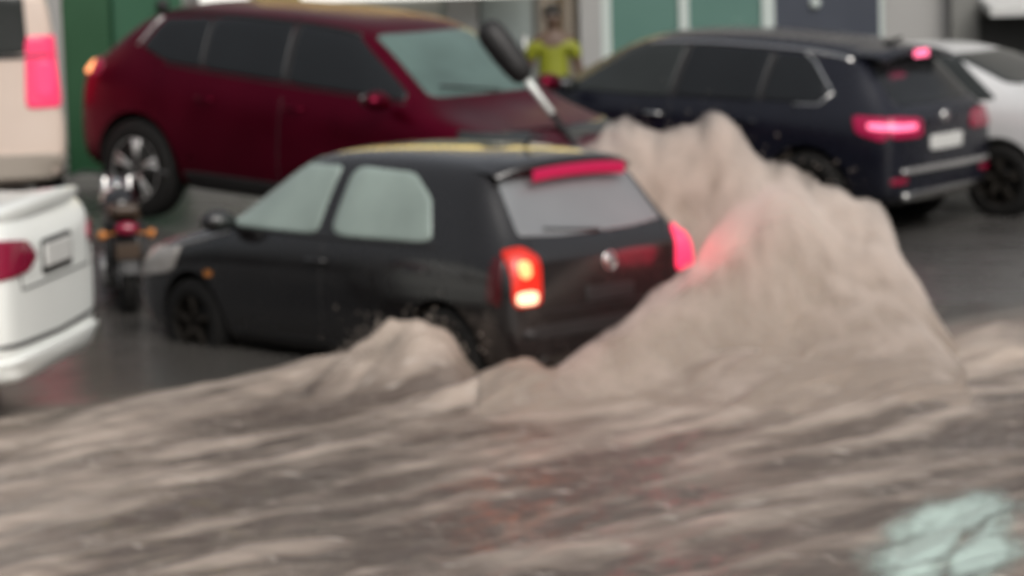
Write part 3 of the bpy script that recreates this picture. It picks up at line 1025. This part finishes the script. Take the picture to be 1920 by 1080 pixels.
# ================================================================== SEDANS
def sedan(name, label, loc, yaw, paint, glass, size):
    t = empty(name, loc, yaw)
    t.scale = size
    tag(t, label, 'car')
    st = [(0.00, .70, .36, .80, .60, .88), (.05, .83, .29, .90, .74, .99), (.13, .87, .24, .95, .78, 1.055), (.24, .885, .22, .95, .77, 1.06), (.72, .89, .20, .95, .73, 1.07),
          (.92, .895, .19, .955, .68, 1.11), (1.55, .90, .18, .95, .585, 1.41), (2.0, .90, .18, .95, .58, 1.455), (2.6, .90, .18, .94, .58, 1.43),
          (3.3, .89, .19, .93, .64, 1.03), (3.5, .885, .19, .92, .70, .97), (4.15, .86, .21, .85, .70, .88), (4.45, .76, .25, .72, .60, .77), (4.56, .62, .32, .62, .48, .66)]
    WX = (.95, 3.62)
    body, bvh = make_body('body', st, paint, t, [(w, .32) for w in WX], .375, .88)
    for wx in WX:
        for s in (1, -1):
            make_wheel(wx, s * .78, .32, .32, s, t, 5, True, .21, M['dark_steel'])
    for sd, s in (('L', 1), ('R', -1)):
        patch('rear_window', bvh, sd, [(.98, 1.0), (1.50, 1.34), (2.08, 1.39), (2.14, .98)], glass, t, r=.10)
        patch('front_window', bvh, sd, [(2.20, .98), (2.15, 1.39), (2.55, 1.37), (3.12, 1.0), (3.12, .97)], glass, t, r=.10)
        mirror_part(t, 3.02, s * .86, 1.04, paint, s)
        handle(bvh, sd, 2.28, .86, paint, t)
        handle(bvh, sd, 1.36, .86, paint, t)
        strip('door_seam', bvh, sd, [(2.16, .34), (2.17, .95)], .004, M['trim'], t)
        lp = patch('tail_light', bvh, 'B', [(s * .50, .78), (s * .36, .84), (s * .50, .92), (s * .84, .95), (s * .87, .76)] if s > 0 else [(s * .66, .80), (s * .60, .84), (s * .66, .90), (s * .80, .91), (s * .82, .80)], M['lens_red'], t, off=.014, r=.18)
        patch('wrap_lens', bvh, sd, [(.07, .76), (.07, .94), (.52, .93), (.36, .80)], M['lens_red'], lp, off=.012, r=.2)
        patch('headlight', bvh, sd, [(4.0, .70), (3.92, .80), (4.34, .76), (4.42, .66)], M['lens_clear'], t, r=.2, off=.012)
    patch('rear_windscreen', bvh, 'B', [(-.62, 1.12), (-.50, 1.37), (.50, 1.37), (.62, 1.12)], M['grey_glass'], t, r=.12)
    patch('windscreen', bvh, 'F', [(-.62, 1.06), (-.50, 1.39), (.50, 1.39), (.62, 1.06)], M['grey_glass'], t, r=.12)
    pf = patch('plate_recess', bvh, 'B', [(-.27, .73), (-.27, .90), (.27, .90), (.27, .73)], M['trim'], t, off=.006, r=.1)
    patch('number_plate', bvh, 'B', [(-.235, .765), (-.235, .875), (.235, .875), (.235, .765)], M['plate'], pf, off=.018, r=.06)
    strip('boot_seam', bvh, 'B', [(-.66, .93), (-.60, .70), (.60, .70), (.66, .93)], .006, M['trim'], t)
    strip('bumper_groove', bvh, 'B', [(-.84, .455), (0, .44), (.84, .455)], .012, M['trim'], t)
    patch('bumper_lip', bvh, 'B', [(-.84, .30), (-.84, .40), (.84, .40), (.84, .30)], paint, t, off=.035, r=.25, depth=.03)
    bm = bmesh.new()
    for y in np.linspace(-.72, .72, 15):
        zc = hit(bvh, 'T', .26, y)[0].z
        for dx, dz in ((.10, .002), (-.08, .018), (-.22, .030), (-.235, .015), (-.20, -.05)):
            bm.verts.new((.26 + dx + .06 * (abs(y) / .72) ** 3, y, zc + dz))
    bm.verts.ensure_lookup_table()
    for i in range(14):
        for k in range(4):
            bm.faces.new([bm.verts[i * 5 + k], bm.verts[i * 5 + k + 1], bm.verts[i * 5 + 5 + k + 1], bm.verts[i * 5 + 5 + k]])
    bm_obj('boot_lip', bm, paint, t)
    return t
sedan('white_sedan', 'white sedan cut off by the left edge with its rear end towards the black hatchback', (-2.62, 17.45, -.10), R(171), M['white_paint'], M['grey_glass'], (1.05, 1.05, 1.2))
sedan('silver_sedan', 'silver sedan parked beyond the navy car at the right edge', (5.42, 25.75, .0), R(144), M['silver_paint'], M['grey_glass'], (1, 1, 1))

# ================================================================== MOTORCYCLE (end-on between the white and red cars)
def motorcycle():
    t = empty('motorcycle', (-2.68, 21.15, -.11), R(100))
    tag(t, 'dark motorcycle seen from behind between the white sedan and the red car', 'motorcycle')
    for x, nm in ((.28, 'rear'), (1.5, 'front')):
        bm = bmesh.new()
        add_lathe(bm, [(.21, -.05), (.26, -.062), (.30, -.04), (.315, 0), (.30, .04), (.26, .062), (.21, .05), (.21, -.05)], 36, 'Y', (x, 0, .315))
        w = bm_obj('wheel', bm, M['rubber'], t)
        bm = bmesh.new()
        add_lathe(bm, [(.22, -.03), (.22, .03), (.19, .03), (.19, -.03), (.22, -.03)], 32, 'Y', (x, 0, .315))
        add_lathe(bm, [(0, -.06), (.05, -.06), (.05, .06), (0, .06)], 16, 'Y', (x, 0, .315))
        for k in range(10):
            a = k * math.pi / 5
            add_tube(bm, [(x, 0, .315), (x + .2 * math.cos(a), 0, .315 + .2 * math.sin(a))], .006, 5)
        bm_obj('rim', bm, M['alloy'], w)
    bm = bmesh.new()
    for k in range(13):
        a = R(10 + k * 13)
        for y in (-.075, -.05, 0, .05, .075):
            rr = .35 - 2.5 * y * y
            bm.verts.new((.28 + rr * math.cos(a), y, .315 + rr * math.sin(a)))
    bm.verts.ensure_lookup_table()
    for i in range(12):
        for k in range(4):
            bm.faces.new([bm.verts[i * 5 + k], bm.verts[i * 5 + k + 1], bm.verts[i * 5 + 5 + k + 1], bm.verts[i * 5 + 5 + k]])
    bm_obj('mudguard', bm, M['trim'], t)
    bm = bmesh.new()
    add_box(bm, (.52, 0, .78), (.62, .22, .09))
    add_box(bm, (.16, 0, .83), (.14, .19, .08))
    bm_obj('seat', bm, M['leather'], t, smooth=False, bevel=.03)
    bm = bmesh.new()
    bmesh.ops.create_uvsphere(bm, u_segments=20, v_segments=12, radius=1)
    for v in bm.verts:
        v.co = Vector((.98 + v.co.x * .27, v.co.y * .15, .80 + v.co.z * .13))
    bm_obj('fuel_tank', bm, M['black_paint'], t)
    bm = bmesh.new()
    add_box(bm, (.85, 0, .42), (.36, .26, .30))
    add_lathe(bm, [(0, -.17), (.13, -.17), (.13, .17), (0, .17)], 20, 'Y', (.75, 0, .34))
    bm_obj('engine', bm, M['alloy'], t, smooth=False, bevel=.02)
    bm = bmesh.new()
    for s in (-1, 1):
        add_tube(bm, [(.28, s * .10, .315), (.75, s * .11, .36), (1.2, 0, .86)], .02, 8)
        add_tube(bm, [(.28, s * .12, .36), (.42, s * .12, .72)], .03, 8)
        add_tube(bm, [(.05, s * .09, .74), (.8, s * .09, .70), (1.2, 0, .88)], .018, 8)
    bm_obj('frame', bm, M['trim'], t)
    bm = bmesh.new()
    for s in (-1, 1):
        add_tube(bm, [(1.5, s * .09, .315), (1.22, s * .09, .98)], .022, 8)
    bm_obj('fork', bm, M['chrome'], t)
    bm = bmesh.new()
    add_tube(bm, [(1.02, -.36, 1.0), (1.16, -.24, 1.03), (1.22, 0, .98), (1.16, .24, 1.03), (1.02, .36, 1.0)], .013, 8)
    bm_obj('handlebar', bm, M['trim'], t)
    tube('exhaust_pipe', [(.85, -.14, .28), (.5, -.17, .28), (.0, -.18, .38)], [.022, .035, .042], M['chrome'], t)
    bm = bmesh.new()
    bmesh.ops.create_uvsphere(bm, u_segments=16, v_segments=10, radius=1)
    for v in bm.verts:
        v.co = Vector((.05 + v.co.x * .05, v.co.y * .085, .71 + v.co.z * .05))
    bm_obj('tail_light', bm, M['lens_red'], t)
    for s in (-1, 1):
        bm = bmesh.new()
        add_tube(bm, [(.08, s * .05, .68), (.07, s * .16, .67)], .008, 6)
        add_lathe(bm, [(0, -.03), (.03, -.025), (.035, .01), (0, .03)], 14, 'X', (.06, s * .17, .67))
        bm_obj('indicator', bm, M['amber'], t)
    box('number_plate', (-.03, 0, .56), (.012, .17, .11), M['leather'], t, bevel=.004)
    bm = bmesh.new()
    add_lathe(bm, [(0, .12), (.08, .10), (.09, 0), (.05, -.1), (0, -.12)], 20, 'X', (1.36, 0, .88))
    bm_obj('headlight', bm, M['chrome'], t)
motorcycle()

# ================================================================== LEANING POLE
def leaning_pole():
    p0, p1 = Vector((1.23, 21.95, .0)), Vector((-.15, 22.0, 1.93))
    t = empty('leaning_pole', p0)
    tag(t, 'slanting pole with thick dark top and short white middle by the red bonnet', 'pole')
    d = p1 - p0
    tube('shaft', [d * .655, d * .84], .026, M['white_paint'], t, 12)
    tube('lower_shaft', [Vector((0, 0, 0)), d * .66], .024, M['trim'], t, 12)
    tube('sleeve', [d * .785, d * .80, d * .84, d * .90, d * .96, d * .985, d], [.05, .085, .10, .11, .108, .09, .04], M['trim'], t, 14)
leaning_pole()

# ================================================================== PERSON
def person():
    base = Vector((.46, 29.25, .03))
    t = empty('person', base, R(0))
    tag(t, 'person in a yellow green vest standing behind the cars by the shop front', 'person')
    def skin(name, pts, edges, rads, m, parent, root=0, lv=2):
        me = bpy.data.meshes.new(name)
        me.from_pydata(pts, edges, [])
        o = link(name, me, m, parent)
        md = o.modifiers.new('skin', 'SKIN')
        for i, r in enumerate(rads):
            sv = me.skin_vertices[0].data[i] if me.skin_vertices else None
            if sv:
                sv.radius = r if isinstance(r, tuple) else (r, r)
        if me.skin_vertices:
            for i in range(len(pts)):
                me.skin_vertices[0].data[i].use_root = i == root
        ss = o.modifiers.new('sub', 'SUBSURF')
        ss.levels = lv
        ss.render_levels = lv
        return o
    def ensure(me_pts, edges, rads, name, m, parent, root=0):
        bm = bmesh.new()
        lay = bm.verts.layers.skin.verify()
        vs = []
        for i, (p, r) in enumerate(zip(me_pts, rads)):
            v = bm.verts.new(p)
            v[lay].radius = r if isinstance(r, tuple) else (r, r)
            v[lay].use_root = i == root
            vs.append(v)
        for a, b in edges:
            bm.edges.new((vs[a], vs[b]))
        me = bpy.data.meshes.new(name)
        bm.to_mesh(me)
        bm.free()
        o = link(name, me, m, parent)
        o.modifiers.new('skin', 'SKIN').use_smooth_shade = True
        ss = o.modifiers.new('sub', 'SUBSURF')
        ss.levels = 2
        ss.render_levels = 2
        dg = bpy.context.evaluated_depsgraph_get()
        me2 = bpy.data.meshes.new_from_object(o.evaluated_get(dg))
        o.modifiers.clear()
        o.data = me2
        if not me2.materials:
            me2.materials.append(m)
        for p in me2.polygons:
            p.use_smooth = True
        return o
    P = [(0, 0, .92), (0, 0, 1.10), (0, 0, 1.30), (0, 0, 1.44), (0, -.01, 1.52), (0, -.02, 1.60), (0, -.02, 1.68),
         (.17, 0, 1.40), (.25, .0, 1.13), (.27, -.10, .90), (.275, -.13, .83),
         (-.17, 0, 1.40), (-.25, .0, 1.13), (-.27, -.10, .90), (-.275, -.13, .83),
         (.09, 0, .86), (.10, -.01, .48), (.10, .02, .08), (.11, -.14, .03),
         (-.09, 0, .86), (-.10, -.01, .48), (-.10, .02, .08), (-.11, -.14, .03)]
    E = [(0, 1), (1, 2), (2, 3), (3, 4), (4, 5), (5, 6), (3, 7), (7, 8), (8, 9), (9, 10), (3, 11), (11, 12), (12, 13), (13, 14),
         (0, 15), (15, 16), (16, 17), (17, 18), (0, 19), (19, 20), (20, 21), (21, 22)]
    Rd = [(.15, .11), (.14, .10), (.16, .11), (.10, .08), .05, (.075, .09), (.07, .085), .065, .045, .032, .028, .065, .045, .032, .028,
          .085, .055, .042, .035, .085, .055, .042, .035]
    sk = mat('brown skin', (0.085, 0.048, 0.03), 0.55)
    body = ensure(P, E, Rd, 'body', sk, t)
    # face: nose, eyes, mouth, ears as small welded shapes on the head
    for nm, c, sz in (('nose', (0, -.105, 1.615), (.014, .02, .02)), ('ear', (.074, -.015, 1.625), (.012, .02, .03)),
                      ('ear', (-.074, -.015, 1.625), (.012, .02, .03)), ('mouth', (0, -.098, 1.575), (.025, .008, .007))):
        bm = bmesh.new()
        bmesh.ops.create_uvsphere(bm, u_segments=10, v_segments=8, radius=1)
        for v in bm.verts:
            v.co = Vector((c[0] + v.co.x * sz[0], c[1] + v.co.y * sz[1], c[2] + v.co.z * sz[2]))
        bm_obj(nm, bm, sk, body)
    ew = mat('eye white', (.4, .38, .36), .3)
    for sx in (-1, 1):
        bm = bmesh.new()
        r = bmesh.ops.create_uvsphere(bm, u_segments=10, v_segments=8, radius=.011)
        for v in r['verts']:
            v.co += Vector((sx * .031, -.095, 1.645))
        bm_obj('eye', bm, ew, body)
    bm = bmesh.new()
    bmesh.ops.create_uvsphere(bm, u_segments=20, v_segments=14, radius=1)
    for v in bm.verts:
        v.co = Vector((v.co.x * .088, .0 + v.co.y * .105, 1.675 + v.co.z * .095))
    bmesh.ops.delete(bm, geom=[v for v in bm.verts if v.co.z < 1.60 or (v.co.z < 1.67 and v.co.y < -.03)], context='VERTS')
    bm_obj('hair', bm, mat('dark hair', (.012, .009, .007), .7), t)
    for sx in (-1, 1):
        fingers = bmesh.new()
        for k, (dx, ln) in enumerate(((-.022, .07), (-.007, .078), (.008, .074), (.022, .06))):
            b = Vector((sx * .275 + dx, -.14, .81))
            add_tube(fingers, [b, b + Vector((0, -.012, -ln * .55)), b + Vector((0, .004, -ln))], [.009, .008, .006], 7)
        b = Vector((sx * .25, -.145, .83))
        add_tube(fingers, [b, b + Vector((-sx * .02, -.02, -.03)), b + Vector((-sx * .022, -.022, -.055))], [.010, .009, .007], 7)
        bm_obj('fingers', fingers, sk, body)
    vest = mat('yellow green vest', (0.18, 0.195, 0.005), .6, noise=.2, nscale=6)
    v = ensure([(0, 0, .95), (0, 0, 1.12), (0, 0, 1.30), (0, 0, 1.42), (.17, 0, 1.395), (.23, 0, 1.22), (-.17, 0, 1.395), (-.23, 0, 1.22)],
               [(0, 1), (1, 2), (2, 3), (3, 4), (4, 5), (3, 6), (6, 7)], [(.17, .13), (.16, .12), (.18, .13), (.12, .10), .085, .07, .085, .07], 'vest', vest, t)
    trou = mat('dark trousers', (.03, .03, .035), .8)
    ensure([(0, 0, .93), (.09, 0, .84), (.10, -.01, .48), (.10, .02, .12), (-.09, 0, .84), (-.10, -.01, .48), (-.10, .02, .12)],
           [(0, 1), (1, 2), (2, 3), (0, 4), (4, 5), (5, 6)], [(.155, .12), .10, .072, .06, .10, .072, .06], 'trousers', trou, t)
person()

# ================================================================== BACKGROUND
B = {}
B['wall'] = mat('pale render', (.30, .295, .285), .8, noise=.08, nscale=.8, bump=.15)
B['wall_dark'] = mat('grey render', (.155, .155, .145), .8, noise=.1, nscale=.8)
B['column'] = mat('painted column', (.27, .27, .265), .6, noise=.08, nscale=1.5)
B['frame'] = mat('pale metal frame', (.42, .47, .45), .5)
B['teal_pane'] = mat('teal film glass', (.085, .165, .14), .25, noise=.12, nscale=1.2)
B['pale_pane'] = mat('frosted door glass', (.34, .39, .385), .35, noise=.08, nscale=1.2)
B['white_pane'] = mat('bright shop window', (.6, .62, .6), .4, noise=.06, nscale=1.5)
B['tan'] = mat('tan panel', (.24, .205, .165), .6, noise=.18, nscale=2.5)
B['navy_panel'] = mat('navy board', (.034, .040, .056), .45, noise=.12, nscale=3)
B['dark_open'] = mat('dark shop interior', (.022, .023, .021), .6, noise=.2)
B['awning'] = mat('pale awning', (.5, .5, .49), .6, noise=.06)
B['green_dark'] = mat('dark green paint', (.010, .058, .022), .45, noise=.15, nscale=2)
B['green_mid'] = mat('green panel', (.022, .085, .045), .4, noise=.15, nscale=2)
B['white_lit'] = mat('backlit white fascia', (.6, .6, .56), .5, emis=(1, .97, .90), estr=.75)
B['yellow_lit'] = mat('backlit yellow band', (.6, .45, .1), .5, emis=(1, .78, .30), estr=1.5)
FY = 31.0
def shop():
    t = empty('shop_building', (0, FY, .0))
    tag(t, 'long pale shop front with teal windows running behind the parked cars', 'building')
    def pc(name, x0, x1, z0, z1, m, parent=t, dy=0.0, th=.06):
        return box(name, ((x0 + x1) / 2, -dy - th / 2 + .03, (z0 + z1) / 2), (x1 - x0, th, z1 - z0), m, parent, bevel=.006)
    bm = bmesh.new()
    add_box(bm, (2.5, 3.03, 2.4), (27.0, 6, 5.4))
    bm_obj('wall', bm, B['wall'], t, smooth=False)
    for x0, x1, z0, z1 in ((-2.55, -.62, .1, 2.3),):
        w = pc('display_window', x0, x1, z0, z1, B['white_pane'], dy=.04)
        for x in (x0, (x0 + x1) / 2, x1):
            pc('mullion', x - .03, x + .03, z0, z1, B['frame'], w, dy=.06)
    for k in range(14):
        pc('slat', -2.5, -.66, .2 + k * .15, .215 + k * .15, B['wall_dark'], w, dy=.052)
    pc('column', -.58, -.26, -.1, 3.2, B['column'], dy=.16, th=.22)
    d = pc('door', -.24, .30, .05, 2.3, B['pale_pane'], dy=.04)
    tube('door_handle', [(.20, FY * 0 - .06, .9), (.20, -.10, .95), (.20, -.10, 1.4), (.20, -.06, 1.45)], .014, M['chrome'], d)
    pc('door_frame', .29, .35, .05, 2.35, B['wall_dark'], d, dy=.07)
    tp = pc('tan_panel', .36, .74, .05, 2.4, B['tan'], dy=.05)
    pc('drainpipe', .545, .60, .05, 3.0, mat('brown pipe', (.07, .045, .02), .5), tp, dy=.11)
    pc('column', .76, .98, -.1, 3.2, B['column'], dy=.12, th=.18)
    w = pc('teal_window', 1.06, 2.62, .25, 2.3, B['teal_pane'], dy=.05)
    for x in (1.03, 1.82, 2.66):
        pc('mullion', x - .05, x + .05, .2, 2.35, B['frame'], w, dy=.08)
    pc('window_sill', .98, 2.72, .12, .2, B['frame'], w, dy=.1, th=.14)
    nb = pc('navy_board', 2.74, 3.80, 1.20, 2.6, B['navy_panel'], dy=.07)
    pc('board_edge', 2.68, 2.74, 1.14, 2.6, B['frame'], nb, dy=.075)
    pc('board_edge', 3.80, 3.845, 1.14, 2.6, B['frame'], nb, dy=.075)
    bm = bmesh.new()
    add_lathe(bm, [(0, -.05), (.05, -.04), (.06, 0)], 18, 'Y', (3.15, -.10, 1.66))
    bm_obj('wall_lamp', bm, B['frame'], nb)
    pc('grey_pier', 4.52, 4.80, -.1, 3.0, B['wall_dark'], dy=.10, th=.12)
    pc('skirting', -8, 10, -.1, .22, B['wall_dark'], dy=.02)
    op = pc('shop_opening', 4.80, 7.0, .6, 1.47, B['dark_open'], dy=.03)
    bm = bmesh.new()
    add_box(bm, (5.9, -.45, 1.60), (2.2, .9, .10), Matrix.Rotation(R(6), 4, 'X'))
    bm_obj('awning', bm, B['awning'], t, smooth=False, bevel=.01)
shop()
def fascia():
    t = empty('lit_fascia_sign', (-1.2, 30.2, 1.75))
    tag(t, 'backlit white and yellow fascia hanging above the red car roof', 'sign')
    box('white_band', (0, 0, .30), (3.6, .18, .42), B['white_lit'], t)
    box('yellow_band', (.55, -.02, 1.55), (3.6, .20, .62), B['yellow_lit'], t)
    box('olive_end', (-1.05, -.03, .10), (.50, .2, .26), mat('olive panel', (.22, .20, .06), .5), t)
    box('dark_panel', (0, .02, .90), (3.5, .14, .78), M['trim'], t)
    for x in (-1.6, 1.6):
        tube('bracket', [(x, .1, .9), (x, .80, .9)], .03, B['wall_dark'], t)
fascia()
def green_pillar():
    t = empty('green_pillar', (-3.5, 26.9, float(ground_z(np.array(-3.5), np.array(26.9))) - .02), R(2))
    tag(t, 'tall dark green pillar standing left of the red car', 'pillar')
    bm = bmesh.new()
    add_box(bm, (-.17, 0, 1.6), (.42, .40, 3.2))
    bm_obj('shaft', bm, B['green_dark'], t, smooth=False, bevel=.02)
    box('side_panel', (.36, .05, 1.6), (.62, .30, 3.2), B['green_mid'], t, bevel=.015)
    bm = bmesh.new()
    add_lathe(bm, [(0, -.04), (.05, -.03), (.06, .02)], 18, 'Y', (.50, -.12, 1.62))
    bm_obj('dark_knob', bm, M['trim'], t)
    box('plinth', (.05, 0, .08), (1.0, .6, .16), B['wall_dark'], t, bevel=.02)
green_pillar()
def van():
    gz = float(ground_z(np.array(-5.0), np.array(28.6)))
    t = empty('pale_van', (-4.42, 24.25, .27), R(90 + 14))
    tag(t, 'cream van at the left edge with a glowing red tail lamp', 'van')
    st = [(0.0, .82, .42, 1.0, .76, 1.9), (.05, .90, .36, 1.05, .82, 2.02), (.25, .93, .33, 1.08, .84, 2.08), (2.6, .93, .33, 1.08, .84, 2.10), (3.4, .93, .33, 1.06, .82, 2.02),
          (4.1, .91, .33, 1.04, .74, 1.25), (4.6, .86, .35, .95, .68, 1.05), (4.75, .7, .42, .8, .5, .9)]
    body, bvh = make_body('body', st, M['van_paint'], t, [(.9, .33), (3.9, .33)], .40, .93)
    for wx in (.9, 3.9):
        for s in (1, -1):
            make_wheel(wx, s * .82, .33, .33, s, t, 5, False, .21)
    patch('rear_windscreen', bvh, 'B', [(-.62, 1.42), (-.60, 1.90), (.60, 1.90), (.62, 1.42)], M['grey_glass'], t, r=.1)
    for sd, s in (('L', 1), ('R', -1)):
        lp = patch('tail_light', bvh, 'B', [(s * .58, .98), (s * .60, 1.56), (s * .86, 1.56), (s * .87, .98)], M['lamp_pink'], t, off=.015, r=.15)
        patch('stop_bulb', bvh, 'B', [(s * .66, 1.06), (s * .66, 1.36), (s * .82, 1.36), (s * .82, 1.06)], M['lamp_veiled'], lp, off=.025, r=.4)
        patch('front_window', bvh, sd, [(2.7, 1.15), (2.7, 1.75), (3.3, 1.75), (3.8, 1.2)], M['grey_glass'], t, r=.12)
        mirror_part(t, 3.75, s * .92, 1.25, M['trim'], s)
    patch('bumper', bvh, 'B', [(-.86, .42), (-.86, .62), (.86, .62), (.86, .42)], mat('grey bumper', (.3, .26, .22), .5), t, off=.03, r=.15)
    strip('door_seam', bvh, 'B', [(0, .65), (0, 1.9)], .008, M['trim'], t)
    strip('waist_seam', bvh, 'B', [(-.88, 1.40), (.88, 1.40)], .02, M['trim'], t)
    patch('number_plate', bvh, 'B', [(-.24, .75), (-.24, .86), (.24, .86), (.24, .75)], M['plate'], t, off=.016, r=.08)
    patch('windscreen', bvh, 'F', [(-.66, 1.3), (-.60, 1.9), (.60, 1.9), (.66, 1.3)], M['grey_glass'], t, r=.1)
van()
